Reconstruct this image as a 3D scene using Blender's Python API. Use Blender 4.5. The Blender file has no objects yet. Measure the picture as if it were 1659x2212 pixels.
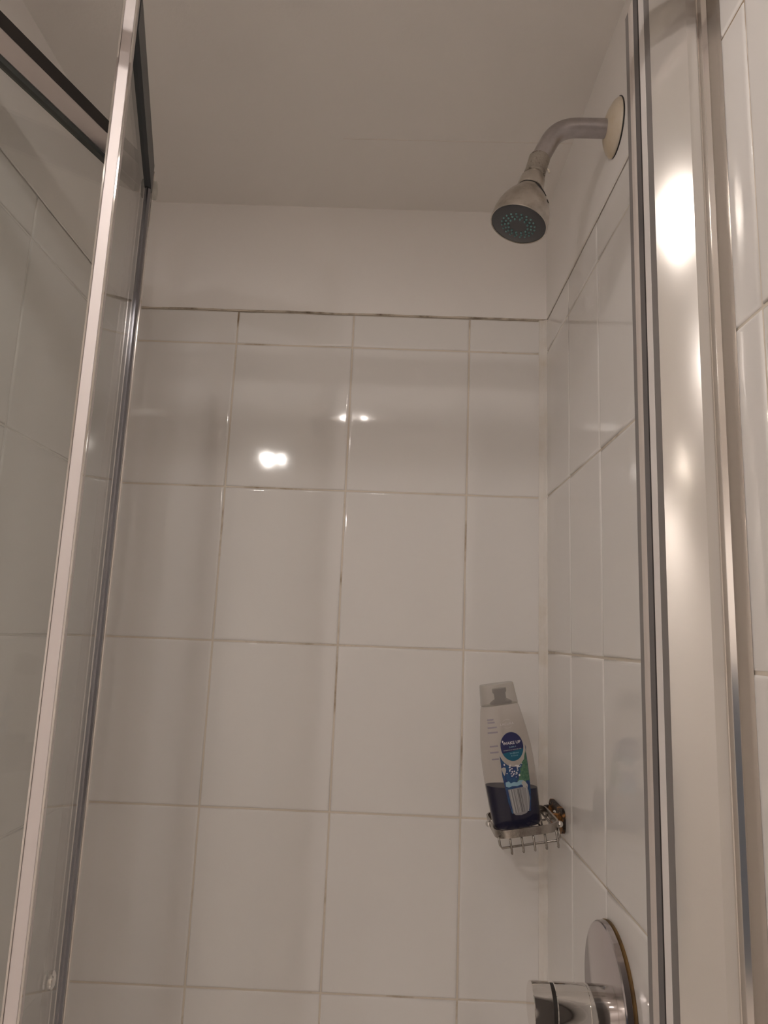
import bpy, bmesh, math, random
from mathutils import Vector, Matrix, noise

# ------------------------------------------------------------------ camera, world, exposure
SC = bpy.context.scene
COL = SC.collection
ZC = 1.50                                   # camera height; all z below are given relative to it
F_PX, YAW, PITCH, ROLL = 1517.49, -0.0142, 0.1751, 0.0396
cy, sy = math.cos(YAW), math.sin(YAW)
cp, sp = math.cos(PITCH), math.sin(PITCH)
cr, sr = math.cos(ROLL), math.sin(ROLL)
fwd = Vector((sy * cp, cy * cp, sp))
r0 = Vector((cy, -sy, 0)); u0 = r0.cross(fwd)
rgt = cr * r0 + sr * u0; upv = -sr * r0 + cr * u0
cam = bpy.data.cameras.new('camera')
cam.sensor_fit = 'HORIZONTAL'; cam.sensor_width = 36.0
cam.lens = F_PX / 1659.0 * 36.0
cam.clip_start = 0.01
camo = bpy.data.objects.new('camera', cam); COL.objects.link(camo)
m = Matrix((rgt, upv, -fwd)).transposed().to_4x4(); m.translation = Vector((0, 0, ZC))
camo.matrix_world = m
SC.camera = camo
w = bpy.data.worlds.new('world'); SC.world = w; w.use_nodes = True
w.node_tree.nodes['Background'].inputs[0].default_value = (0.5, 0.48, 0.46, 1)
w.node_tree.nodes['Background'].inputs[1].default_value = 0.05
SC.view_settings.view_transform = 'Standard'
SC.view_settings.look = 'None'
SC.view_settings.gamma = 1.0
SC.view_settings.use_curve_mapping = False
SC.view_settings.exposure = 0.22
SC.cycles.use_denoising = True
SC.cycles.max_bounces = 16
SC.cycles.diffuse_bounces = 8
SC.cycles.glossy_bounces = 8
SC.cycles.transmission_bounces = 12
SC.cycles.transparent_max_bounces = 24
LAMP_B = 165.0      # bulb radiance, lamp over the shower door
LAMP_A = 600.0      # bulb radiance, lamp further back in the room
LAMP_RGB = (1.0, 0.925, 0.875)

random.seed(7)
D, XR, XL = 1.1471, 0.2529, -0.481          # back wall depth, right and left tiled faces
ZCEIL, ZTOP = 0.7545, 0.5505                # ceiling, top of the tiling (relative)
ZF = -1.50
YFR, XFAR = -1.75, -1.55                    # rest of the bathroom, behind the camera
PI = math.pi


def P(x, y, z):
    return Vector((x, y, z + ZC))


# ------------------------------------------------------------------ materials
def mat(name, rgb, rough=0.5, metal=0.0, spec=0.5, coat=0.0, bump=None, var=None, aniso=0.0):
    M = bpy.data.materials.new(name); M.use_nodes = True
    nt = M.node_tree; b = nt.nodes['Principled BSDF']
    b.inputs['Base Color'].default_value = (*rgb, 1)
    b.inputs['Roughness'].default_value = rough
    b.inputs['Metallic'].default_value = metal
    b.inputs['Specular IOR Level'].default_value = spec
    b.inputs['Coat Weight'].default_value = coat
    if aniso:
        b.inputs['Anisotropic'].default_value = aniso
    tc = nt.nodes.new('ShaderNodeTexCoord')
    if bump:
        sc_, st, dist = bump
        n = nt.nodes.new('ShaderNodeTexNoise'); n.inputs['Scale'].default_value = sc_
        n.inputs['Detail'].default_value = 3
        nt.links.new(tc.outputs['Object'], n.inputs['Vector'])
        bp = nt.nodes.new('ShaderNodeBump'); bp.inputs['Strength'].default_value = st
        bp.inputs['Distance'].default_value = dist
        nt.links.new(n.outputs['Fac'], bp.inputs['Height'])
        nt.links.new(bp.outputs['Normal'], b.inputs['Normal'])
    if var:
        rgb2, sc_, lo, hi = var
        n = nt.nodes.new('ShaderNodeTexNoise'); n.inputs['Scale'].default_value = sc_
        n.inputs['Detail'].default_value = 5; n.inputs['Roughness'].default_value = 0.6
        nt.links.new(tc.outputs['Object'], n.inputs['Vector'])
        r = nt.nodes.new('ShaderNodeValToRGB')
        r.color_ramp.elements[0].position = lo; r.color_ramp.elements[0].color = (*rgb, 1)
        r.color_ramp.elements[1].position = hi; r.color_ramp.elements[1].color = (*rgb2, 1)
        nt.links.new(n.outputs['Fac'], r.inputs['Fac'])
        nt.links.new(r.outputs['Color'], b.inputs['Base Color'])
    return M


def thin_glass(name, tint, rough=0.0, ior=1.5, milk=0.0, milk_rgb=(.8, .8, .8)):
    M = bpy.data.materials.new(name); M.use_nodes = True
    nt = M.node_tree
    for n in list(nt.nodes):
        nt.nodes.remove(n)
    out = nt.nodes.new('ShaderNodeOutputMaterial')
    tr = nt.nodes.new('ShaderNodeBsdfTransparent'); tr.inputs[0].default_value = (*tint, 1)
    gl = nt.nodes.new('ShaderNodeBsdfGlossy'); gl.inputs['Roughness'].default_value = rough
    fr = nt.nodes.new('ShaderNodeFresnel')
    geo = nt.nodes.new('ShaderNodeNewGeometry')      # thin sheet: same reflectance from either side
    mr = nt.nodes.new('ShaderNodeMapRange'); mr.inputs['To Min'].default_value = ior; mr.inputs['To Max'].default_value = 1.0 / ior
    nt.links.new(geo.outputs['Backfacing'], mr.inputs['Value']); nt.links.new(mr.outputs[0], fr.inputs[0])
    mx = nt.nodes.new('ShaderNodeMixShader')
    base = tr.outputs[0]
    if milk:
        df = nt.nodes.new('ShaderNodeBsdfDiffuse'); df.inputs[0].default_value = (*milk_rgb, 1)
        m2 = nt.nodes.new('ShaderNodeMixShader'); m2.inputs[0].default_value = milk
        nt.links.new(tr.outputs[0], m2.inputs[1]); nt.links.new(df.outputs[0], m2.inputs[2])
        base = m2.outputs[0]
    nt.links.new(fr.outputs[0], mx.inputs[0]); nt.links.new(base, mx.inputs[1])
    nt.links.new(gl.outputs[0], mx.inputs[2]); nt.links.new(mx.outputs[0], out.inputs[0])
    return M


def emit(name, rgb, s):
    M = bpy.data.materials.new(name); M.use_nodes = True
    b = M.node_tree.nodes['Principled BSDF']
    b.inputs['Base Color'].default_value = (0.9, 0.9, 0.9, 1)
    b.inputs['Emission Color'].default_value = (*rgb, 1)
    b.inputs['Emission Strength'].default_value = s
    return M


TILE = mat('glazed_tile', (0.79, 0.77, 0.75), 0.06, spec=0.5, bump=(9.0, 0.10, 0.0020))
spread = TILE.node_tree          # every tile takes its own patch of the ripple
_n = [n for n in spread.nodes if n.bl_idname == 'ShaderNodeTexNoise'][0]
_oi = spread.nodes.new('ShaderNodeObjectInfo'); _va = spread.nodes.new('ShaderNodeVectorMath'); _va.operation = 'ADD'
_tc = [n for n in spread.nodes if n.bl_idname == 'ShaderNodeTexCoord'][0]
spread.links.new(_tc.outputs['Object'], _va.inputs[0]); spread.links.new(_oi.outputs['Location'], _va.inputs[1])
spread.links.new(_va.outputs[0], _n.inputs['Vector'])
GROUT_PALE = mat('pale_grout', (0.78, 0.755, 0.725), 0.6)
GROUT = mat('grout', (0.70, 0.635, 0.55), 0.8, var=((0.30, 0.22, 0.14), 9.0, 0.56, 0.70))
PAINT = mat('wall_paint', (0.86, 0.83, 0.805), 0.45, bump=(60, 0.15, 0.0015))
CEIL = mat('ceiling_paint', (0.83, 0.80, 0.765), 0.6, bump=(140, 0.25, 0.001))
FLOORM = mat('floor_vinyl', (0.80, 0.77, 0.735), 0.4)
SILI = mat('silicone', (0.79, 0.755, 0.71), 0.3, var=((0.68, 0.61, 0.51), 14.0, 0.5, 0.8))
MOULD = mat('mouldy_sealant', (0.60, 0.53, 0.44), 0.6, var=((0.13, 0.095, 0.06), 26.0, 0.44, 0.68))
ALU = mat('polished_aluminium', (0.86, 0.82, 0.79), 0.16, 1.0)
CHANNEL = mat('wall_channel_aluminium', (0.78, 0.74, 0.70), 0.12, 0.85)
ALU_SAT = mat('satin_aluminium', (0.80, 0.75, 0.74), 0.32, 1.0)
ALU_FACE = mat('bright_aluminium_face', (0.60, 0.57, 0.54), 0.14, 0.5, bump=(90, 0.05, 0.0004))
STILE = mat('pale_anodised_stile', (0.66, 0.61, 0.60), 0.5, 0.35)
POST = mat('dark_polished_post', (0.30, 0.30, 0.33), 0.16, 1.0)
PLATE = mat('dulled_chrome_plate', (0.60, 0.56, 0.57), 0.14, 1.0)
CHROME = mat('chrome', (0.80, 0.78, 0.76), 0.06, 1.0)
CHROME_DULL = mat('limescaled_chrome', (0.62, 0.58, 0.53), 0.30, 1.0, bump=(240, 0.2, 0.0006),
                  var=((0.42, 0.38, 0.33), 55.0, 0.45, 0.72))
PIPE = mat('worn_pipe_metal', (0.50, 0.47, 0.47), 0.34, 1.0, bump=(160, 0.15, 0.0005),
           var=((0.36, 0.33, 0.33), 35.0, 0.4, 0.7))
BASKET = mat('dull_basket_chrome', (0.40, 0.37, 0.34), 0.26, 1.0, bump=(240, 0.3, 0.0008),
             var=((0.24, 0.21, 0.185), 60.0, 0.48, 0.70))
COLLAR = mat('scaled_collar', (0.42, 0.38, 0.33), 0.4, 0.8, bump=(420, 0.6, 0.001),
             var=((0.10, 0.08, 0.06), 130.0, 0.55, 0.66))
RUBBER = mat('black_rubber', (0.018, 0.014, 0.012), 0.5)
GREYSEAL = mat('grey_seal', (0.20, 0.185, 0.18), 0.35)
SHADEDRAIL = mat('shaded_rail', (0.055, 0.06, 0.065), 0.4, 0.3)  # rail turned away from the lamps; its shade is put into the colour
MIDGREY = mat('mid_grey_channel', (0.13, 0.12, 0.125), 0.35, 0.2)
WHITEPL = mat('white_plastic_insert', (0.82, 0.78, 0.76), 0.2)
MAGNET = mat('pale_plastic_strip', (0.62, 0.56, 0.52), 0.35)
CREAM = mat('yellowed_paint_plastic', (0.66, 0.58, 0.47), 0.4, var=((0.60, 0.50, 0.36), 30, 0.4, 0.7))
FACE = mat('dark_grey_plastic', (0.07, 0.07, 0.075), 0.28)
NOZ = mat('teal_rubber', (0.13, 0.27, 0.27), 0.4)
RUST = mat('rusted_plate', (0.028, 0.018, 0.014), 0.45, 0.3, bump=(180, 0.8, 0.002),
           var=((0.36, 0.16, 0.04), 75.0, 0.52, 0.62))
RUSTRING = mat('rust_stained_sealant', (0.20, 0.115, 0.035), 0.5, var=((0.09, 0.05, 0.02), 40, 0.4, 0.65))
GLASS = thin_glass('clear_glass', (0.982, 0.990, 0.984))
GEDGE = mat('dark_glazing_gasket', (0.05, 0.055, 0.05), 0.4)
CLEARPL = thin_glass('clear_plastic', (0.90, 0.88, 0.86), 0.05, 1.45, 0.02, (.55, .52, .50))
CAPPL = thin_glass('clear_cap_plastic', (0.86, 0.84, 0.82), 0.1, 1.45, 0.22, (.62, .60, .56))
INNERPL = thin_glass('smoky_plastic', (0.60, 0.59, 0.60), 0.1, 1.45, 0.25, (.42, .40, .41))
LIQUID = mat('navy_gel', (0.006, 0.008, 0.040), 0.35, spec=0.2)
P_NAVY = mat('print_navy', (0.015, 0.018, 0.085), 0.35)
P_TEAL = mat('print_teal', (0.005, 0.10, 0.17), 0.35)
P_WHITE = mat('print_white', (0.66, 0.63, 0.64), 0.4)
P_PALE = mat('print_pale_blue', (0.25, 0.42, 0.52), 0.4)
P_RIM = mat('print_pale_grey', (0.42, 0.40, 0.38), 0.4)
P_BACK = mat('print_faint_violet', (0.30, 0.27, 0.31), 0.5)
P_GREEN = mat('print_green', (0.04, 0.125, 0.08), 0.4, var=((0.09, 0.19, 0.11), 300, 0.4, 0.6))
P_BLUE = mat('print_blue', (0.015, 0.075, 0.18), 0.35, var=((0.015, 0.03, 0.13), 160, 0.4, 0.6))
P_GREY = mat('print_grey', (0.27, 0.265, 0.27), 0.4)
P_GREYL = mat('print_light_grey', (0.42, 0.41, 0.41), 0.4)
P_GREYD = mat('print_dark_grey', (0.12, 0.115, 0.12), 0.4)
CRACK = mat('filler_line', (0.76, 0.71, 0.655), 0.6)
CLEARCLIP = thin_glass('clear_clip_plastic', (0.85, 0.85, 0.82), 0.1, 1.45, 0.15)
NAVYCLOTH = mat('navy_stand_in_cloth', (0.014, 0.045, 0.095), 0.9, bump=(300, 0.6, 0.003))  # for the cloth added in place of dark clothing, seen only mirrored


# ------------------------------------------------------------------ mesh helpers
def new_bm():
    return bmesh.new()


def to_obj(name, bm, material, parent=None, smooth=False, mats=None):
    me = bpy.data.meshes.new(name)
    bmesh.ops.recalc_face_normals(bm, faces=bm.faces)
    bm.to_mesh(me); bm.free()
    for mm in (mats or [material]):
        me.materials.append(mm)
    if smooth:
        for p in me.polygons:
            p.use_smooth = True
    o = bpy.data.objects.new(name, me); COL.objects.link(o)
    if parent:
        o.parent = parent
    return o


def smooth_by_angle(o, ang=40):
    me = o.data
    bm = bmesh.new(); bm.from_mesh(me)
    for f in bm.faces:
        f.smooth = True
    for e in bm.edges:
        if len(e.link_faces) == 2 and e.calc_face_angle(0) > math.radians(ang):
            e.smooth = False
    bm.to_mesh(me); bm.free()
    return o


def empty(name, loc, label=None, cat=None, group=None, rot=None):
    o = bpy.data.objects.new(name, None); COL.objects.link(o)
    o.location = loc
    if rot:
        o.rotation_euler = rot
    o.empty_display_size = 0.02
    if label: o['label'] = label
    if cat: o['category'] = cat
    if group: o['group'] = group
    return o


def box(bm, lo, hi, bevel=0.0, seg=2):
    r = bmesh.ops.create_cube(bm, size=1.0)
    vs = r['verts']
    for v in vs:
        for i in range(3):
            v.co[i] = lo[i] if v.co[i] < 0 else hi[i]
    if bevel:
        es = list({e for v in vs for e in v.link_edges})
        bmesh.ops.bevel(bm, geom=es, offset=bevel, segments=seg, affect='EDGES', profile=0.5)
    return bm


def prism(bm, poly, z0, z1, shift=(0, 0)):
    """extrude an xy polygon from z0 to z1; shift leans the top"""
    a = [bm.verts.new((x, y, z0)) for x, y in poly]
    b = [bm.verts.new((x + shift[0], y + shift[1], z1)) for x, y in poly]
    n = len(poly)
    for i in range(n):
        bm.faces.new((a[i], a[(i + 1) % n], b[(i + 1) % n], b[i]))
    bm.faces.new(a[::-1]); bm.faces.new(b)
    return bm


def frame_from(n, hint=Vector((0, 1, 0))):
    n = n.normalized()
    x = hint.cross(n)
    if x.length < 1e-4:
        x = Vector((1, 0, 0)).cross(n)
    x.normalize()
    return x, n.cross(x), n


def lathe(bm, org, axis, prof, seg=48, cap0=True, cap1=True):
    """prof: list of (t, r) along the axis"""
    x, y, n = frame_from(Vector(axis))
    org = Vector(org)
    rings = []
    for t, r in prof:
        if r < 1e-6:
            rings.append([bm.verts.new(org + n * t)])
        else:
            rings.append([bm.verts.new(org + n * t + (x * math.cos(2 * PI * k / seg) + y * math.sin(2 * PI * k / seg)) * r) for k in range(seg)])
    for a, b in zip(rings[:-1], rings[1:]):
        for k in range(seg):
            k2 = (k + 1) % seg
            if len(a) == 1 and len(b) > 1:
                bm.faces.new((a[0], b[k], b[k2]))
            elif len(b) == 1 and len(a) > 1:
                bm.faces.new((a[k], b[0], a[k2]))
            elif len(a) > 1:
                bm.faces.new((a[k], b[k], b[k2], a[k2]))
    if cap0 and len(rings[0]) > 1: bm.faces.new(rings[0][::-1])
    if cap1 and len(rings[-1]) > 1: bm.faces.new(rings[-1])
    return bm


def tube(bm, pts, r, seg=12, closed=False):
    pts = [Vector(p) for p in pts]
    n = len(pts)
    up = None; rings = []
    for i in range(n):
        if closed:
            t = (pts[(i + 1) % n] - pts[i - 1]).normalized()
        else:
            t = (pts[min(i + 1, n - 1)] - pts[max(i - 1, 0)]).normalized()
        if up is None:
            up = t.orthogonal().normalized()
        up = (up - t * up.dot(t)).normalized()
        s = t.cross(up)
        rr = r[i] if isinstance(r, (list, tuple)) else r
        rings.append([bm.verts.new(pts[i] + (up * math.cos(2 * PI * k / seg) + s * math.sin(2 * PI * k / seg)) * rr) for k in range(seg)])
    rng = range(n) if closed else range(n - 1)
    for i in rng:
        a, b = rings[i], rings[(i + 1) % n]
        for k in range(seg):
            bm.faces.new((a[k], a[(k + 1) % seg], b[(k + 1) % seg], b[k]))
    if not closed:
        bm.faces.new(rings[0][::-1]); bm.faces.new(rings[-1])
    return bm


def ball(bm, c, r, seg=16):
    bmesh.ops.create_uvsphere(bm, u_segments=seg, v_segments=seg // 2 + 2, radius=r, matrix=Matrix.Translation(Vector(c)))
    return bm


def struct(o):
    o['kind'] = 'structure'
    return o


# ------------------------------------------------------------------ room shell
TD = 0.0016     # joints lie this far behind the tile faces
bm = new_bm(); box(bm, P(XL - 0.12, D + TD, ZF), P(XR + 0.12, D + 0.1, ZCEIL))
wall_back = struct(to_obj('wall_back', bm, GROUT))
bm = new_bm(); box(bm, P(XR + TD, YFR, ZF), P(XR + 0.1, D + TD, ZCEIL))
wall_right = struct(to_obj('wall_right', bm, GROUT))
bm = new_bm(); box(bm, P(XL - 0.12, 0.40, ZF), P(XL - TD, D + TD, ZCEIL))
wall_left = struct(to_obj('wall_left', bm, GROUT_PALE))
# painted strips above the tiling (a skim coat a little behind the tile faces)
bm = new_bm(); box(bm, P(XL - TD, D - 0.0002, ZTOP + 0.0015), P(XR + TD, D + TD + 0.001, ZCEIL))
to_obj('plaster', bm, PAINT, wall_back)
bm = new_bm(); box(bm, P(XR - 0.0002, YFR, ZTOP + 0.0015), P(XR + TD + 0.001, D - 0.0002, ZCEIL))
to_obj('plaster', bm, PAINT, wall_right)
bm = new_bm(); box(bm, P(XL - TD - 0.001, 0.40, ZTOP + 0.0015), P(XL + 0.0002, D - 0.0002, ZCEIL))
to_obj('plaster', bm, PAINT, wall_left)
bm = new_bm(); box(bm, P(XFAR - 0.1, YFR - 0.1, ZCEIL), P(XR + 0.1, D + 0.1, ZCEIL + 0.1))
ceiling = struct(to_obj('ceiling', bm, CEIL))
bm = new_bm(); box(bm, P(XFAR - 0.1, YFR - 0.1, ZF - 0.1), P(XR + 0.1, D + 0.1, ZF))
struct(to_obj('floor', bm, FLOORM))
bm = new_bm(); box(bm, P(XFAR - 0.1, YFR - 0.1, ZF), P(XR + 0.1, YFR, ZCEIL))
struct(to_obj('wall_front', bm, PAINT))
bm = new_bm(); box(bm, P(XFAR - 0.1, YFR, ZF), P(XFAR, 0.5, ZCEIL))
struct(to_obj('wall_outer', bm, PAINT))
bm = new_bm(); box(bm, P(XFAR - 0.1, 0.40, ZF), P(XL - 0.12, 0.5, ZCEIL))
struct(to_obj('wall_partition', bm, PAINT))

# ---- tiles: each one an object of its own, pillowed edges, own slight tilt
G = 0.0026
_tiles = {}


def tile_mesh(wd, ht):
    key = (round(wd, 4), round(ht, 4))
    if key not in _tiles:
        b = new_bm(); t = 0.006
        box(b, (-wd / 2 + G / 2, 0, -ht / 2 + G / 2), (wd / 2 - G / 2, t, ht / 2 - G / 2))
        es = [e for e in b.edges if all(v.co.y < 1e-6 for v in e.verts)]
        bmesh.ops.bevel(b, geom=es, offset=0.0022, segments=3, affect='EDGES', profile=0.5)
        me = bpy.data.meshes.new('tile')
        bmesh.ops.recalc_face_normals(b, faces=b.faces)
        big = [f for f in b.faces if f.normal.y < -0.99]
        bmesh.ops.inset_individual(b, faces=big, thickness=0.003)
        for f in b.faces: f.smooth = True
        b.to_mesh(me); b.free()
        me.materials.append(TILE)
        _tiles[key] = me
    return _tiles[key]


def lay(wall, horiz, vert, place):
    for a0, a1 in zip(horiz[:-1], horiz[1:]):
        for z0, z1 in zip(vert[:-1], vert[1:]):
            o = bpy.data.objects.new('tile', tile_mesh(a1 - a0, z1 - z0)); COL.objects.link(o)
            o.parent = wall
            mw = place((a0 + a1) / 2, (z0 + z1) / 2)
            k = min(1.0, 0.0009 / max((a1 - a0), (z1 - z0)) / 0.0055)
            tilt = Matrix.Rotation(random.uniform(-1, 1) * 0.0024, 4, 'X') @ Matrix.Rotation(random.uniform(-1, 1) * 0.0020, 4, 'Z')
            o.matrix_basis = mw @ tilt


rows = [ZTOP, 0.4900] + [0.4900 - 0.2534 * k for k in range(1, 8)]
rows = [r for r in rows if r > ZF] + [ZF]
rows = rows[::-1]
rows_r = [r + (0.002 if -1.4 < r < 0.5 else 0) for r in rows]
lay(wall_back, [XL, -0.2841, -0.0821, 0.1199, XR], rows, lambda a, z: Matrix.Translation(P(a, D, z)))
RX = Matrix.Rotation(-PI / 2, 4, 'Z')
lay(wall_right, [-0.546, -0.344, -0.142, 0.060, 0.262, 0.464, 0.656, 0.8483, 0.997, D], rows_r,
    lambda a, z: Matrix.Translation(P(XR, a, z)) @ RX)
LX = Matrix.Rotation(PI / 2, 4, 'Z')
lay(wall_left, [0.426, 0.628, 0.83, 1.032, D], rows, lambda a, z: Matrix.Translation(P(XL, a, z)) @ LX)

# ---- sealant lines
def wobble_strip(name, mtl, parent, along, n, half, proud, vary):
    """a hand-run bead: along(t, u, d) -> point"""
    b = new_bm(); rings = []
    for i in range(n + 1):
        t = i / n
        wv = noise.noise(Vector((t * 23.0, vary, 0))); w2 = noise.noise(Vector((t * 61.0, vary, 5)))
        h = half * (1 + 0.35 * wv + 0.2 * w2)
        c = half * 0.5 * noise.noise(Vector((t * 9.0, vary, 9)))
        rings.append([b.verts.new(along(t, c + h * q, proud * d)) for q, d in ((-1, 0), (-0.6, 0.8), (0, 1), (0.6, 0.8), (1, 0))])
    for r1, r2 in zip(rings[:-1], rings[1:]):
        for k in range(4):
            b.faces.new((r1[k], r1[k + 1], r2[k + 1], r2[k]))
    return struct(to_obj(name, b, mtl, parent, smooth=True))


wobble_strip('trim_1', MOULD, None, lambda t, u, d: P(XL + t * (XR - XL), D - 0.0004 - d, ZTOP + 0.0012 + u), 160, 0.0017, 0.0010, 1.0)
wobble_strip('trim_2', PAINT, None, lambda t, u, d: P(XL + 0.0004 + d, D - t * (D - 0.45), ZTOP + 0.0012 + u), 80, 0.002, 0.0010, 3.0)
wobble_strip('trim_3', SILI, None, lambda t, u, d: P(XR - 0.0004 - d, D - 0.012 - t * 0.6, ZTOP + 0.0012 + u), 80, 0.0018, 0.0007, 4.0)
bm = new_bm()
prism(bm, [(XR + 0.001, D + 0.001), (XR - 0.0135, D + 0.001), (XR - 0.0130, D - 0.0012), (XR - 0.006, D - 0.0022), (XR - 0.0016, D - 0.0050), (XR + 0.001, D - 0.0055)], ZF + ZC, ZTOP + ZC)
struct(to_obj('trim_4', bm, SILI))
bm = new_bm()
prism(bm, [(XL - 0.001, D + 0.001), (XL + 0.0085, D + 0.001), (XL + 0.008, D - 0.001), (XL + 0.001, D - 0.006), (XL - 0.001, D - 0.0065)], ZF + ZC, ZTOP + ZC)
struct(to_obj('trim_5', bm, SILI))
# hairline filler ridge across the ceiling
wobble_strip('trim_6', CRACK, None, lambda t, u, d: P(-0.10 + t * (XR + 0.10), 0.968 - 0.004 * t + u, ZCEIL - d), 60, 0.0007, 0.0006, 6.0)

# ------------------------------------------------------------------ lamps outside the shower
SHADE = mat('white_lamp_shade', (0.75, 0.73, 0.70), 0.5)


def ceiling_lamp(x, y, zb, s, rim, label):
    t = empty('ceiling_lamp', P(x, y, ZCEIL), label, 'lamp', 'ceiling lamps outside the shower')
    bm = new_bm(); lathe(bm, (0, 0, 0), (0, 0, -1), [(0, 0.055), (0.008, 0.055), (0.012, 0.050)], 32)
    to_obj('mounting_plate', bm, ALU_SAT, t)
    E = emit('bulb_glow', LAMP_RGB, s)
    for dx, r in ((-0.027, 0.0165), (0.032, 0.0110)):
        b = new_bm(); tube(b, [(dx, 0, -0.011), (dx, 0, -(ZCEIL - zb) + r * 0.6)], r * 0.62, 12)
        to_obj('lamp_holder', b, ALU_SAT, t)
        b = new_bm(); ball(b, (dx, 0, -(ZCEIL - zb)), r, 20)
        to_obj('bulb', b, E, t, smooth=True)
    zr = -(ZCEIL - zb) - rim
    b = new_bm(); lathe(b, (0, 0, 0), (0, 0, 1), [(-0.0121, 0.03), (-0.0122, 0.078), (zr, 0.082), (zr, 0.080), (-0.0142, 0.076), (-0.0141, 0.03)], 40, False, False)
    smooth_by_angle(to_obj('lamp_shade', b, SHADE, t))
    return t


ceiling_lamp(-0.14, 0.147, 0.664, LAMP_B, 0.002, 'small two-bulb ceiling lamp nearest the shower door')
ceiling_lamp(-0.51, -0.52, 0.705, LAMP_A, 0.010, 'small two-bulb ceiling lamp further from the shower door')

ceiling_lamp(-1.30, -0.95, 0.700, LAMP_A * 3.0, 0.050, 'added unseen two-bulb fill light in the far corner of the bathroom')  # unseen fill light, added to raise the bounced light in the stall

# ------------------------------------------------------------------ shower enclosure frame
frame = empty('shower_enclosure', P(0.22, 0.56, ZF), 'silver aluminium door frame standing against the right tiled wall', 'frame')


def fpart(name, poly, z0, z1, mtl, shift=(0, 0), parent=frame):
    b = new_bm(); prism(b, [(x - frame.location.x, y - frame.location.y) for x, y in poly], z0 - ZF, z1 - ZF, shift)
    return to_obj(name, b, mtl, parent)


JT = 0.60
# right-hand jamb, from the wall outwards
smooth_by_angle(fpart('jamb_profile', [(0.2085, 0.5345), (0.2135, 0.5309), (0.2185, 0.5274), (0.2235, 0.5240), (0.2285, 0.5207), (0.2332, 0.5177), (0.2391, 0.5164), (0.2405, 0.5163), (0.2419, 0.5174), (0.2433, 0.5205), (0.2450, 0.5250), (0.2500, 0.5300), (0.2500, 0.545), (0.2200, 0.545)], ZF, JT, ALU_FACE), 15)
smooth_by_angle(fpart('wall_channel', [(0.2436, 0.5226), (0.2450, 0.5223), (0.2504, 0.5173), (0.2519, 0.5085), (0.2526, 0.4990), (0.2527, 0.5260), (0.2450, 0.5260)], ZF, JT, CHANNEL), 20)
fpart('inner_rib', [(0.2072, 0.5440), (0.2084, 0.5346), (0.2200, 0.5346), (0.2200, 0.5440)], ZF, JT - 0.001, GREYSEAL)
fpart('jamb_inner_face', [(0.2070, 0.5440), (0.2070, 0.5560), (0.2500, 0.5560), (0.2500, 0.5440)], ZF, JT, WHITEPL)
fpart('gasket_gap', [(0.2070, 0.5560), (0.2070, 0.5585), (0.2500, 0.5585), (0.2500, 0.5560)], ZF, JT, RUBBER)
fpart('inner_channel', [(0.2068, 0.5585), (0.2068, 0.5690), (0.2500, 0.5690), (0.2500, 0.5585)], ZF, JT, MIDGREY)
fpart('magnet_strip', [(0.2068, 0.5690), (0.2064, 0.5740), (0.2068, 0.5815), (0.2500, 0.5815), (0.2500, 0.5690)], ZF, JT, MAGNET)
fpart('seal_strip', [(0.2072, 0.5815), (0.2072, 0.5910), (0.2500, 0.5910), (0.2500, 0.5815)], ZF, JT, GREYSEAL)
# header across the opening and the hinge-side jamb (both just outside the picture)
b = new_bm(); box(b, (XL + 0.0005 - 0.22, 0.484 - 0.56, 0.533 - ZF), (XR - 0.0005 - 0.22, 0.500 - 0.56, 0.562 - ZF), 0.002)
to_obj('header_rail', b, ALU_SAT, frame)
fpart('hinge_jamb', [(XL + 0.0005, 0.5005), (XL + 0.028, 0.5005), (XL + 0.028, 0.57), (XL + 0.0005, 0.57)], ZF, JT, ALU_SAT)

# ------------------------------------------------------------------ bi-fold shower door, standing open
FOLD = Vector((-0.3420, 0.8380)); NEAR = Vector((-0.2630, 0.5610)); PIV = Vector((-0.4405, 0.5720))
door = empty('folding_shower_door', P(FOLD.x, FOLD.y, ZF), 'folding glass shower door with silver frames, folded open to the left', 'shower door')
HB = 0.565      # underside of the top rails
DB = -1.42


def leaf_xf(a, b_):
    """local frame: s runs a->b, n to the right-hand (interior) side"""
    d = (b_ - a).normalized(); n = Vector((-d.y, d.x))
    if n.x < 0: n = -n
    return lambda s, q: (a.x + d.x * s + n.x * q - FOLD.x, a.y + d.y * s + n.y * q - FOLD.y)


def dpart(name, xf, quad, z0, z1, mtl, parent=door, bevel=0.0):
    b = new_bm(); prism(b, [xf(s, q) for s, q in quad], z0 - ZF, z1 - ZF)
    if bevel:
        bmesh.ops.bevel(b, geom=list(b.edges), offset=bevel, segments=2, affect='EDGES')
    return to_obj(name, b, mtl, parent)


def rect(s0, s1, q0, q1):
    return [(s0, q0), (s1, q0), (s1, q1), (s0, q1)]


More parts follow.
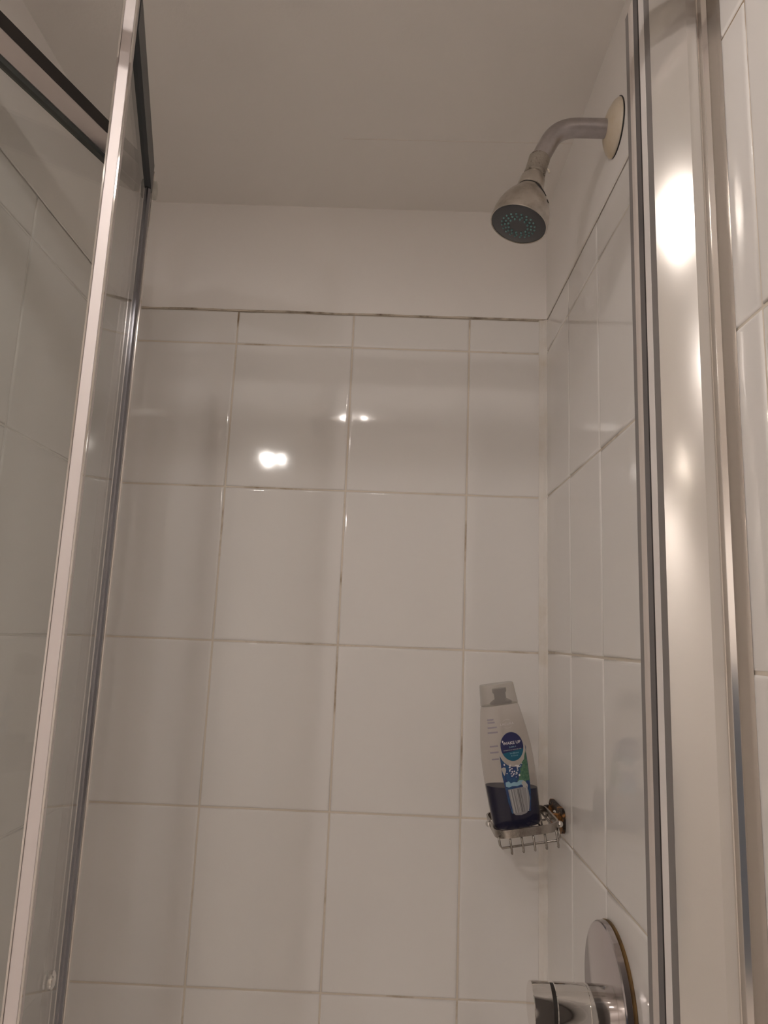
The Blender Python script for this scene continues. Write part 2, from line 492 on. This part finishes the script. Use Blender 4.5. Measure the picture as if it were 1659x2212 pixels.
# leaf nearest the opening: fold -> leading edge
xb = leaf_xf(FOLD, NEAR); LB = (NEAR - FOLD).length
dpart('glass_panel', xb, rect(0.010, LB - 0.012, -0.0020, 0.0020), DB + 0.03, HB + 0.012, GLASS)
dpart('top_rail', xb, rect(0.0, LB - 0.0205, -0.0062, 0.0062), HB, HB + 0.040, SHADEDRAIL)
dpart('bottom_rail', xb, rect(0.0, LB - 0.0205, -0.0062, 0.0062), DB, DB + 0.035, ALU_SAT)
stile = dpart('leading_stile', xb, [(LB - 0.020, -0.0050), (LB - 0.001, -0.0050), (LB, -0.0042), (LB, 0.0042), (LB - 0.001, 0.0050), (LB - 0.020, 0.0050)], DB, HB + 0.10, STILE)
dpart('edge_bead', xb, rect(LB - 0.0035, LB + 0.0008, -0.0062, -0.0048), DB, HB + 0.10, CHROME, stile)
dpart('edge_bead', xb, rect(LB - 0.0035, LB + 0.0008, 0.0048, 0.0062), DB, HB + 0.10, CHROME, stile)
dpart('glazing_gasket', xb, rect(LB - 0.0235, LB - 0.020, -0.0040, 0.0040), DB + 0.03, HB, CLEARCLIP)
dpart('fold_stile', xb, [(-0.004, -0.0065), (0.010, -0.0065), (0.014, -0.003), (0.014, 0.003), (0.010, 0.0058), (-0.004, 0.0058), (-0.0075, 0.002), (-0.0075, -0.002)], DB, HB + 0.001, POST)
dpart('hinge_bead', xb, [(-0.0085, 0.0050), (-0.0035, 0.0062), (0.0035, 0.0062), (0.0035, 0.0074), (-0.0040, 0.0080), (-0.0090, 0.0070)], DB, HB + 0.03, ALU)
dpart('hinge_bead', xb, [(0.0120, -0.0078), (0.0165, -0.0070), (0.0165, -0.0058), (0.0120, -0.0060)], DB, HB, ALU)
# leaf hung on the wall side: fold -> pivot
FA = FOLD + Vector((-0.0070, 0.0120))
xa = leaf_xf(FA, PIV); LA = (PIV - FA).length
dpart('glass_panel', xa, rect(0.010, LA - 0.012, -0.0020, 0.0020), DB + 0.03, HB + 0.012, GLASS)
dpart('top_rail', xa, rect(0.0, LA, -0.0062, 0.0062), HB + 0.004, HB + 0.031, ALU_SAT)
dpart('top_seal', xa, rect(0.0, LA, -0.0055, 0.0066), HB + 0.031, HB + 0.048, RUBBER)
dpart('glazing_gasket', xa, rect(0.018, LA - 0.012, -0.0034, 0.0045), HB - 0.002, HB + 0.004, GEDGE)
dpart('bottom_rail', xa, rect(0.0, LA, -0.0062, 0.0062), DB, DB + 0.035, ALU_SAT)
dpart('fold_stile', xa, rect(0.0, 0.018, -0.0060, 0.0060), DB, HB + 0.004, ALU_SAT)
dpart('pivot_stile', xa, rect(LA - 0.020, LA, -0.0060, 0.0060), DB, HB + 0.004, ALU_SAT)
# clear end clip at the fold, and the chrome knob on the glass
b = new_bm()
c = xb(-0.0085, 0.009)
lathe(b, (c[0], c[1], HB + 0.010 - ZF), (0.96, 0.27, 0), [(-0.002, 0.0), (-0.002, 0.012), (0.002, 0.012), (0.003, 0.009), (0.003, 0)], 20)
to_obj('end_clip', b, CLEARCLIP, door, smooth=False)


def knob(side):
    b = new_bm(); s = 0.105
    c0 = xb(s, 0.002 * side); c1 = xb(s, 0.030 * side)
    ax = Vector((c1[0] - c0[0], c1[1] - c0[1], 0))
    lathe(b, (c0[0], c0[1], -0.336 - ZF), ax, [(0, 0.0085), (0.0015, 0.0085), (0.0030, 0.0070), (0.0042, 0.0040), (0.0046, 0)], 24)
    return smooth_by_angle(to_obj('door_knob', b, CHROME, door))


knob(1); knob(-1)

# ------------------------------------------------------------------ shower arm and head
YA_ = 0.7636
sh = empty('fixed_shower', P(XR, YA_, 0.6205), 'grey wall-mounted shower head on a bent metal arm with a cream wall plate', 'shower head')
o3 = Vector((XR, YA_, 0.6205))


def rel(x, y, z):
    return Vector((x, y, z)) - o3


b = new_bm()
lathe(b, (0, 0, 0), (-1, 0, 0), [(0.0004, 0.0335), (0.002, 0.0335), (0.005, 0.031), (0.0095, 0.023), (0.0125, 0.0145), (0.0130, 0.0125), (0.0130, 0.0)], 48)
smooth_by_angle(to_obj('wall_plate', b, CREAM, sh))
b = new_bm()
x_, y_, n_ = frame_from(Vector((-1, 0, 0)))
pts = []
for k in range(25):
    a = -2.0 + 3.0 * k / 24
    pts.append(Vector((-0.0006, -math.cos(a) * 0.0345, math.sin(a) * 0.0345)))
tube(b, pts, [0.0004 + 0.0008 * math.sin(PI * min(1, max(0, k / 24))) for k in range(25)], 8)
to_obj('plate_gap', b, RUBBER, sh, smooth=True)
# arm: out of the wall, round the bend, down
ax = Vector((-0.27, -0.07, -0.96)).normalized()
J = rel(0.1572, YA_, 0.5652)
pend = J - ax * 0.010
pts = [rel(XR - 0.004, YA_, 0.6195), rel(0.236, YA_, 0.6195), rel(0.218, YA_, 0.6195), rel(0.2065, YA_, 0.6193)]
p0 = rel(0.2065, YA_, 0.6193); p1 = rel(0.1815, YA_, 0.6185); p2 = rel(0.1720, YA_, 0.5985)
for k in range(1, 13):
    t = k / 12
    pts.append(p0 * (1 - t) ** 2 + p1 * 2 * t * (1 - t) + p2 * t * t)
pts.append(p2.lerp(pend, 0.5)); pts.append(pend + ax * 0.004)
b = new_bm(); tube(b, pts, 0.0113, 24)
smooth_by_angle(to_obj('arm', b, PIPE, sh))
b = new_bm(); lathe(b, J, ax, [(-0.0125, 0.0113), (-0.0125, 0.0124), (-0.0115, 0.0128), (-0.006, 0.0126), (0.010, 0.0126), (0.0105, 0.0130), (0.0125, 0.0130), (0.0135, 0.0118)], 32)
smooth_by_angle(to_obj('collar', b, COLLAR, sh))
b = new_bm(); tube(b, [J + ax * 0.004 + Vector((0.0118, -0.002, 0)), J + ax * 0.006 + Vector((0.0150, -0.003, -0.001)), J + ax * 0.010 + Vector((0.0168, -0.003, -0.001))], 0.0009, 8)
to_obj('limescale_flake', b, CREAM, sh)
b = new_bm(); ball(b, J + ax * 0.0155, 0.0117, 24); to_obj('swivel_ball', b, CHROME_DULL, sh, smooth=True)
b = new_bm(); lathe(b, J, ax, [(0.0165, 0.0100), (0.0165, 0.0130), (0.019, 0.0147), (0.031, 0.0160), (0.0330, 0.0160), (0.0336, 0.0150)], 40)
smooth_by_angle(to_obj('swivel_nut', b, CHROME_DULL, sh))
b = new_bm(); lathe(b, J, ax, [(0.0334, 0.0150), (0.0338, 0.0152), (0.0346, 0.0152), (0.0350, 0.0148)], 40)
to_obj('gasket_ring', b, RUBBER, sh)
b = new_bm(); lathe(b, J, ax, [(0.0348, 0.0140), (0.0352, 0.0155), (0.0362, 0.0162), (0.040, 0.0185), (0.047, 0.0238), (0.055, 0.0283), (0.064, 0.0316), (0.074, 0.0335), (0.0825, 0.0342), (0.0845, 0.0342), (0.0850, 0.0337), (0.0846, 0.0326), (0.0825, 0.0322)], 64, True, False)
bell = smooth_by_angle(to_obj('bell', b, CHROME_DULL, sh))
# dark scratch running round the shoulder of the bell
fx, fy, fn = frame_from(ax)


def on_bell(t, r, ang):
    return J + ax * t + (fx * math.cos(ang) + fy * math.sin(ang)) * r


view = Vector((-0.146, -0.835, -0.53))
va = math.atan2(view.dot(fy), view.dot(fx))
sgn = 1 if (fx * math.cos(va + 0.5) + fy * math.sin(va + 0.5)).x > (fx * math.cos(va) + fy * math.sin(va)).x else -1
b = new_bm()
tube(b, [on_bell(0.0365 + 0.011 * k / 10, 0.0163 + 0.0083 * (k / 10) ** 1.05, va + sgn * (0.25 + 0.75 * (k / 10) ** 0.8)) for k in range(11)], [0.0003 + 0.0009 * math.sin(PI * k / 10) for k in range(11)], 8)
to_obj('scratch', b, RUBBER, bell)
b = new_bm()
tube(b, [on_bell(0.0545 + 0.0012 * math.sin(k / 6 * PI), 0.0282 + 0.0006 * math.sin(k / 6 * PI), va + sgn * (0.93 + 0.2 * k / 6)) for k in range(7)], 0.0006, 8)
to_obj('scratch', b, RUBBER, bell)
b = new_bm(); lathe(b, J, ax, [(0.0815, 0.0323), (0.0842, 0.0323), (0.0850, 0.0300), (0.0860, 0.0200), (0.0864, 0.0)], 64)
face = smooth_by_angle(to_obj('spray_face', b, FACE, sh), 60)
bn = new_bm(); lathe(bn, (0, 0, 0), (0, 0, 1), [(-0.0008, 0.00135), (0.0013, 0.0012), (0.0020, 0.0008), (0.0021, 0)], 10)
nz = to_obj('nozzle', bn, NOZ, face, smooth=True)
M3 = Matrix((fx, fy, fn)).transposed().to_4x4()
first = True
for r, n in ((0.0118, 12), (0.0158, 17), (0.0198, 20)):
    for k in range(n):
        a = 2 * PI * (k + 0.5 * (n % 2)) / n
        o = nz if first else nz.copy()
        if not first: COL.objects.link(o)
        first = False
        o.parent = face
        mm = M3.copy(); mm.translation = on_bell(0.0850 + (0.0208 - r) * 0.10, r, a)
        o.matrix_basis = mm

# ------------------------------------------------------------------ mixer valve
YV, ZV = 0.825, -0.372
vv = empty('shower_valve', P(XR, YV, ZV), 'round chrome mixer valve with a thick cylindrical handle on the right wall', 'shower valve')
b = new_bm(); lathe(b, (0, 0, 0), (-1, 0, 0), [(0.0004, 0.0768), (0.0022, 0.0772), (0.0028, 0.0758)], 64)
smooth_by_angle(to_obj('stained_sealant', b, RUSTRING, vv))
b = new_bm(); lathe(b, (0, 0, 0), (-1, 0, 0), [(0.0032, 0.0755), (0.0045, 0.0765), (0.0100, 0.0755), (0.0112, 0.0745), (0.0118, 0.0730), (0.0118, 0.0)], 96)
smooth_by_angle(to_obj('wall_plate', b, PLATE, vv), 25)
HZ = -0.008
b = new_bm(); lathe(b, (0, 0, HZ), (-1, 0, 0), [(0.0115, 0.0238), (0.030, 0.0238), (0.0305, 0.0232)], 64)
smooth_by_angle(to_obj('handle_base', b, CHROME, vv), 25)
b = new_bm(); lathe(b, (0, 0, HZ), (-1, 0, 0), [(0.0305, 0.0235), (0.031, 0.0240), (0.0640, 0.0240), (0.0648, 0.0234)], 64)
smooth_by_angle(to_obj('handle_sleeve', b, CHROME, vv), 25)
b = new_bm(); lathe(b, (0, 0, HZ), (-1, 0, 0), [(0.0645, 0.0225), (0.0690, 0.0225)], 64)
smooth_by_angle(to_obj('handle_groove', b, RUBBER, vv), 25)
b = new_bm(); lathe(b, (0, 0, HZ), (-1, 0, 0), [(0.0686, 0.0234), (0.0692, 0.0240), (0.0880, 0.0240), (0.0888, 0.0234), (0.0890, 0.0)], 64)
smooth_by_angle(to_obj('handle_cap', b, CHROME, vv), 25)

# ------------------------------------------------------------------ wire soap basket (sagging to the left)
TILT = -0.172
bk = empty('soap_basket', P(XR, 1.035, -0.2330), 'corroded chrome wire soap basket on the right wall holding the gel bottle', 'soap basket', rot=(0, TILT, 0))
X0, X1, Y0, Y1 = -0.104, -0.016, -0.046, 0.064


def rrect(x0, x1, y0, y1, r, n=6):
    out = []
    for cx, cy_, a0 in ((x1 - r, y1 - r, 0), (x0 + r, y1 - r, PI / 2), (x0 + r, y0 + r, PI), (x1 - r, y0 + r, 1.5 * PI)):
        for k in range(n + 1):
            a = a0 + PI / 2 * k / n
            out.append((cx + r * math.cos(a), cy_ + r * math.sin(a)))
    return out


b = new_bm()
outer = rrect(X0, X1, Y0, Y1, 0.020); inner = rrect(X0 + 0.0024, X1 - 0.0024, Y0 + 0.0024, Y1 - 0.0024, 0.0178)
n = len(outer)
RT, RB = 0.002, -0.0085
vo = [[b.verts.new((x, y, z)) for x, y in outer] for z in (RB, RT)]
vi = [[b.verts.new((x, y, z)) for x, y in inner] for z in (RB, RT)]
for i in range(n):
    j = (i + 1) % n
    b.faces.new((vo[0][i], vo[0][j], vo[1][j], vo[1][i])); b.faces.new((vi[0][j], vi[0][i], vi[1][i], vi[1][j]))
    b.faces.new((vo[1][i], vo[1][j], vi[1][j], vi[1][i])); b.faces.new((vo[0][j], vo[0][i], vi[0][i], vi[0][j]))
bmesh.ops.bevel(b, geom=[e for e in b.edges if abs(e.verts[0].co.z - e.verts[1].co.z) < 1e-6 and e.calc_face_angle(0) > 1], offset=0.0006, segments=2, affect='EDGES')
smooth_by_angle(to_obj('rim', b, BASKET, bk), 35)
ZW, ZFL = -0.0275, -0.0060            # feet of the wires, floor the bottle stands on
for k in range(5):
    x = X0 + 0.018 + k * 0.0155
    yy0, yy1 = Y0 + 0.0036, Y1 - 0.0036
    pts = [(x, yy0 + 0.004, ZW - 0.0008), (x, yy0 + 0.0015, ZW - 0.001), (x, yy0, ZW + 0.001), (x, yy0, ZW + 0.008), (x, yy0 + 0.001, ZFL - 0.002), (x, yy0 + 0.005, ZFL), (x, 0, ZFL), (x, yy1 - 0.005, ZFL), (x, yy1, ZFL - 0.003), (x, yy1, ZW + 0.001)]
    b = new_bm(); tube(b, pts, 0.0015, 8); to_obj('wire', b, BASKET, bk, smooth=True)
for yy, zz in ((-0.040, -0.0205), (0.035, -0.0128)):
    pts = [(X0 + 0.0036, yy, RB + 0.003), (X0 + 0.0038, yy, zz + 0.004), (X0 + 0.006, yy, zz), (X1 - 0.006, yy, zz), (X1 - 0.0038, yy, zz + 0.004), (X1 - 0.0036, yy, RB + 0.003)]
    b = new_bm(); tube(b, pts, 0.0015, 8); to_obj('wire', b, BASKET, bk, smooth=True)
b = new_bm(); ball(b, (X0 - 0.001, 0.018, -0.003), 0.0048); to_obj('end_ball', b, CHROME, bk, smooth=True)
b = new_bm(); ball(b, (X1 + 0.001, Y0 + 0.016, -0.0035), 0.0042); to_obj('end_ball', b, CHROME, bk, smooth=True)
# rusted wall bracket: plate with lumps, two arms back to the rim
b = new_bm()
prof = rrect(-0.006, 0.078, -0.027, 0.006, 0.012, 5)
ring = []
for d, s in ((0.0, 1.0), (0.004, 1.0), (0.0062, 0.85)):
    ring.append([b.verts.new((-0.0006 - d - 0.0015 * noise.noise(Vector((y * 120, z * 120, d * 300))) * (d > 0), (y - 0.036) * s + 0.036, (z + 0.011) * s - 0.011)) for y, z in prof])
for r1, r2 in zip(ring[:-1], ring[1:]):
    for i in range(len(prof)):
        j = (i + 1) % len(prof); b.faces.new((r1[i], r1[j], r2[j], r2[i]))
b.faces.new(ring[0][::-1]); b.faces.new(ring[-1])
br = to_obj('wall_bracket', b, RUST, bk)
br.rotation_euler = (0, -TILT, 0)
for yy in (0.01, 0.058):
    b = new_bm(); box(b, (X1 - 0.001, yy - 0.004, -0.012), (0.0, yy + 0.004, 0.0005), 0.001)
    to_obj('bracket_arm', b, RUST, bk)
for yy in (0.025, 0.07):
    b = new_bm(); ball(b, (-0.0075, yy, -0.004), 0.0035); to_obj('rivet', b, CHROME, br, smooth=True)

# ------------------------------------------------------------------ shower gel bottle
LEAN = -0.166
# stands on the basket wires
BX, BY = 0.1855, 1.026
zb = -0.2330 + math.cos(TILT) * (ZFL + 0.0018) - math.sin(TILT) * (BX - XR) * 1.0
bt = empty('gel_bottle', P(BX, BY, zb), 'clear shower gel bottle with a little navy gel left, leaning in the wire basket', 'bottle', rot=(0, LEAN, 0.05)); bt.scale = (0.945, 0.945, 0.945)
SECT = [(0.0, 0.0310, 0.0165), (0.0015, 0.0335, 0.0185), (0.006, 0.0352, 0.0200), (0.03, 0.0370, 0.0210), (0.06, 0.0383, 0.0213), (0.090, 0.0384, 0.0212),
        (0.112, 0.0373, 0.0208), (0.133, 0.0348, 0.0200), (0.155, 0.0312, 0.0190), (0.168, 0.0289, 0.0183), (0.172, 0.0275, 0.0176), (0.1735, 0.0255, 0.0160)]


def sect(z):
    for (z0, a0, b0), (z1, a1, b1) in zip(SECT[:-1], SECT[1:]):
        if z <= z1:
            t = max(0.0, (z - z0) / (z1 - z0)); return a0 + (a1 - a0) * t, b0 + (b1 - b0) * t
    return SECT[-1][1:]


def loft(bm, sections, seg=48, p=2.4):
    rings = []
    for z, a, bb in sections:
        rr = []
        for k in range(seg):
            th = 2 * PI * k / seg
            c_, s_ = math.cos(th), math.sin(th)
            rr.append(bm.verts.new((a * math.copysign(abs(c_) ** (2 / p), c_), bb * math.copysign(abs(s_) ** (2 / p), s_), z)))
        rings.append(rr)
    for a, c_ in zip(rings[:-1], rings[1:]):
        for k in range(seg):
            k2 = (k + 1) % seg
            bm.faces.new((a[k], a[k2], c_[k2], c_[k]))
    bm.faces.new(rings[0][::-1]); bm.faces.new(rings[-1])
    return bm


fine = []
zz = sorted(set([s[0] for s in SECT] + [0.006 + 0.006 * k for k in range(28)]))
fine = [(z, *sect(z)) for z in zz]
b = new_bm(); loft(b, fine)
smooth_by_angle(to_obj('bottle_body', b, CLEARPL, bt), 50)
b = new_bm(); loft(b, [(z + (0.0008 if i == 0 else 0), a - 0.0009, c_ - 0.0009) for i, (z, a, c_) in enumerate(fine)])
Rb = (Matrix.Rotation(0.05, 4, 'Z') @ Matrix.Rotation(LEAN, 4, 'Y')).inverted()
bt_m = Matrix.Rotation(0.05, 4, 'Z') @ Matrix.Rotation(LEAN, 4, 'Y')
upl = (bt_m.inverted() @ Vector((0, 0, 1))).normalized()    # level gel surface
g = bmesh.ops.bisect_plane(b, geom=list(b.verts) + list(b.edges) + list(b.faces), plane_co=Vector((0, 0, 0.056)), plane_no=upl, clear_outer=True)
bmesh.ops.holes_fill(b, edges=[e for e in b.edges if e.is_boundary])
smooth_by_angle(to_obj('gel', b, LIQUID, bt), 50)
# flip cap
b = new_bm(); loft(b, [(0.1725, 0.0268, 0.0170), (0.1735, 0.0277, 0.0178), (0.188, 0.0262, 0.0172), (0.2015, 0.0250, 0.0168), (0.2030, 0.0243, 0.0160)], 40, 3.0)
capo = smooth_by_angle(to_obj('cap', b, CAPPL, bt), 50)
b = new_bm(); lathe(b, (0.003, 0, 0.1742), (0, 0, 1), [(0, 0.0165), (0.0015, 0.0165), (0.0050, 0.0115), (0.0060, 0.0088), (0.0150, 0.0088), (0.0155, 0.0105), (0.0215, 0.0105)], 28)
smooth_by_angle(to_obj('spout', b, INNERPL, capo))


# printed front: pieces of film that follow the body
def surf(u, z, off):
    a, bb = sect(z); p = 2.4
    q = max(0.0, 1 - abs(u / a) ** p)
    return Vector((u, -bb * q ** (1 / p) - off, z))


def film(name, poly, off, mtl, parent, step=0.003):
    """cut a flat polygon into small cells and wrap it on the bottle"""
    b = new_bm()
    b.faces.new([b.verts.new((x, y, 0)) for x, y in poly])
    xs = [p[0] for p in poly]; ys = [p[1] for p in poly]
    for axis, lo, hi in ((0, min(xs), max(xs)), (1, min(ys), max(ys))):
        k = lo + step
        while k < hi - 1e-5:
            co = [0, 0, 0]; no = [0, 0, 0]; co[axis] = k; no[axis] = 1
            bmesh.ops.bisect_plane(b, geom=list(b.verts) + list(b.edges) + list(b.faces), plane_co=co, plane_no=no)
            k += step
    bmesh.ops.triangulate(b, faces=b.faces)
    for v in b.verts:
        v.co = surf(v.co.x, v.co.y, off)
    return to_obj(name, b, mtl, parent)


def oval(cx, cz, rx, rz, a0=0, a1=2 * PI, n=40):
    return [(cx + rx * math.cos(a0 + (a1 - a0) * k / n), cz + rz * math.sin(a0 + (a1 - a0) * k / n)) for k in range(n if a1 - a0 > 6.28 else n + 1)]


def writing(txt, cx, cz, h, mtl, parent, off=0.0011, bold=0.0, wmax=None):
    cu = bpy.data.curves.new('lettering', 'FONT'); cu.body = txt; cu.size = 1.0
    cu.align_x = 'CENTER'; cu.align_y = 'CENTER'; cu.offset = bold; cu.resolution_u = 3
    ob = bpy.data.objects.new('lettering', cu); COL.objects.link(ob)
    me = bpy.data.meshes.new_from_object(ob.evaluated_get(bpy.context.evaluated_depsgraph_get()))
    bpy.data.objects.remove(ob)
    xs = [v.co.x for v in me.vertices]; ys = [v.co.y for v in me.vertices]
    s = h / max(1e-6, (max(ys) - min(ys))); sx = s
    if wmax: sx = wmax / (max(xs) - min(xs))
    my = (max(ys) + min(ys)) / 2; mx = (max(xs) + min(xs)) / 2
    for v in me.vertices:
        v.co = surf(cx + (v.co.x - mx) * sx, cz + (v.co.y - my) * s, off)
    me.name = 'lettering'; me.materials.clear(); me.materials.append(mtl)
    o = bpy.data.objects.new('lettering', me); COL.objects.link(o); o.parent = parent
    return o


CU, CZ = 0.0055, 0.1140
# picture panel, its top edge hollowed round the badge
panel = [(-0.0150, 0.0740), (-0.0132, 0.0560), (-0.0118, 0.0380), (-0.0090, 0.0230), (0.0190, 0.0230), (0.0222, 0.0400), (0.0240, 0.0600), (0.0250, 0.0820), (0.0254, 0.1140),
         ] + [(CU + 0.0210 * math.cos(a), CZ - 0.002 + 0.0262 * math.sin(a)) for a in [-0.08 - (PI - 0.42) * k / 20 for k in range(21)]]
lab = film('front_label', panel, 0.0004, P_BLUE, bt)
# fern-like leaf print: jagged outline fanning from the right edge
leaf = [(0.0246, 0.1060)]
for k in range(9):
    t = k / 8
    leaf.append((0.0215 - 0.0165 * t ** 0.8 + 0.0022 * (k % 2), 0.0985 - 0.0330 * t))
leaf += [(0.0090, 0.0655), (0.0100, 0.0625), (0.0140, 0.0645), (0.0165, 0.0610), (0.0190, 0.0650), (0.0242, 0.0640)]
film('leaf_print', leaf, 0.0006, P_GREEN, lab)
film('splash_print', [(-0.0118, 0.0660), (-0.0070, 0.0672), (-0.0045, 0.0640), (0.0005, 0.0655), (0.0045, 0.0642), (0.0085, 0.0668), (0.0140, 0.0662), (0.0180, 0.0620), (0.0195, 0.0575), (0.0150, 0.0580), (0.0100, 0.0605), (0.0040, 0.0592), (-0.0030, 0.0600), (-0.0080, 0.0588), (-0.0120, 0.0605)], 0.0008, P_PALE, lab)
film('splash_print', [(0.0110, 0.0635), (0.0145, 0.0655), (0.0172, 0.0635), (0.0200, 0.0585), (0.0190, 0.0545), (0.0160, 0.0550), (0.0128, 0.0565)], 0.0010, P_RIM, lab)
film('splash_print', [(-0.0150, 0.0855), (-0.0120, 0.0870), (-0.0088, 0.0862), (-0.0085, 0.0825), (-0.0098, 0.0790), (-0.0118, 0.0752), (-0.0132, 0.0785)], 0.0010, P_RIM, lab)
film('badge_rim', oval(CU, CZ, 0.0176, 0.0208), 0.0005, P_RIM, lab)
film('badge_navy', oval(CU, CZ, 0.0168, 0.0200), 0.0008, P_NAVY, lab)
film('badge_teal', [(CU + 0.0168 * math.cos(a), CZ + 0.0200 * math.sin(a)) for a in [-PI + 0.42 + (PI - 0.66) * k / 24 for k in range(25)]], 0.0010, P_TEAL, lab)
writing('WAKE UP', CU + 0.0002, CZ + 0.0052, 0.0042, P_WHITE, lab, 0.0012, 0.02, 0.0268)
writing('2-IN-1', CU + 0.0004, CZ - 0.0004, 0.0020, P_PALE, lab, 0.0012, 0.02, 0.0100)
writing('SHAMPOO & SHOWER GEL', CU, CZ - 0.0044, 0.0014, P_RIM, lab, 0.0012, 0.02, 0.0268)
writing('Sea Mineral', CU + 0.0016, CZ - 0.0092, 0.0019, P_PALE, lab, 0.0013, 0.01, 0.0130)
writing('& Citrus', CU + 0.0016, CZ - 0.0126, 0.0019, P_PALE, lab, 0.0013, 0.01, 0.0100)
film('droplet_print', oval(CU - 0.0128, CZ + 0.0080, 0.0011, 0.0017, n=12), 0.0012, P_WHITE, lab)
writing('LACURA', CU - 0.0020, 0.1460, 0.0036, P_WHITE, bt, 0.0007, 0.0, 0.0200)
for s in (1, -1):
    arc = [(CU - 0.0020 + 0.0062 * math.cos(a), 0.1460 + s * 0.0028 + s * 0.0034 * math.sin(a)) for a in [0.2 + (PI - 0.4) * k / 10 for k in range(11)]]
    arc2 = [(x, y - s * 0.0004) for x, y in arc][::-1]
    film('emblem_arc', arc + arc2, 0.0007, P_WHITE, bt)
rnd = random.Random(3)
for k in range(44):
    u = CU + rnd.uniform(-0.016, 0.014); z = CZ - 0.0265 - rnd.uniform(0.0, 0.016) + abs(u - CU) * 0.25
    if u > 0.010 and z < 0.085: continue
    film('foam_dot', oval(u, z, rnd.uniform(0.0005, 0.0016), rnd.uniform(0.0005, 0.0016), n=7), 0.0009, P_WHITE, lab, 0.01)
# grey striped panel low on the label
stripe = [(-0.0100, 0.0560), (-0.0085, 0.0390), (-0.0070, 0.0235), (-0.004, 0.0205), (0.004, 0.0195), (0.012, 0.0212), (0.0170, 0.0260), (0.0200, 0.0400), (0.0196, 0.0510), (0.0180, 0.0575)]
st = film('grey_stripe_panel', stripe, 0.0010, P_GREY, lab)
for x0, wd, mtl in ((-0.0080, 0.0016, P_GREYL), (-0.0052, 0.0005, P_GREYD), (-0.0042, 0.0012, P_GREYL), (-0.0018, 0.0004, P_GREYD), (-0.0006, 0.0005, P_GREYL), (0.0010, 0.0009, P_GREYL), (0.0030, 0.0004, P_GREYD), (0.0040, 0.0012, P_GREYD), (0.0068, 0.0007, P_GREYD), (0.0094, 0.0004, P_GREYL), (0.0168, 0.0012, P_GREYL)):
    film('print_stripe', [(x0, 0.0555), (x0 + wd, 0.0555), (x0 + wd + (0.0022 if x0 < 0.01 else -0.002), 0.0235), (x0 + (0.0022 if x0 < 0.01 else -0.002), 0.0235)], 0.0013, mtl, lab, 0.004)
# faint lines of print on the left of the body
for z, u0_, u1_ in ((0.1530, -0.024, -0.015), (0.1490, -0.024, -0.014), (0.1420, -0.025, -0.012), (0.1350, -0.026, -0.012), (0.1160, -0.026, -0.0145), (0.1075, -0.027, -0.0150), (0.0980, -0.026, -0.0160)):
    film('fine_print', [(u0_, z), (u1_, z), (u1_, z + 0.0022), (u0_, z + 0.0022)], 0.0004, P_BACK, bt, 0.004)

# ------------------------------------------------------------------ added navy cloth, stand-in for dark clothing at the camera (seen only as a reflection)
tw = empty('clothing_stand_in', P(XFAR, -0.50, -0.05), 'added navy cloth standing in for reflected dark clothing, hung on the far bathroom wall', 'clothing stand-in')
b = new_bm(); tube(b, [(0.0005, 0, 0.02), (0.03, 0, 0.018), (0.045, 0, 0.022), (0.050, 0, 0.035)], 0.005, 10)
to_obj('hook', b, ALU_SAT, tw)
b = new_bm(); NU, NV = 48, 24; grid = []
for v in range(NV + 1):
    t = v / NV; wd = 0.04 + 0.36 * min(1.0, t * 2.2) ** 0.8; row = []
    for u in range(NU + 1):
        q = u / NU * 2 - 1
        x = 0.048 + 0.022 * math.sin(q * 9 + 1.3 * t) * min(1, t * 3 + 0.2) + 0.008 * math.sin(q * 23)
        row.append(b.verts.new((x, q * wd, 0.022 - 0.95 * t - 0.05 * abs(q) * (1 - t))))
    grid.append(row)
for v in range(NV):
    for u in range(NU):
        b.faces.new((grid[v][u], grid[v][u + 1], grid[v + 1][u + 1], grid[v + 1][u]))
o = to_obj('cloth', b, NAVYCLOTH, tw, smooth=True)
sd = o.modifiers.new('thickness', 'SOLIDIFY'); sd.thickness = 0.006
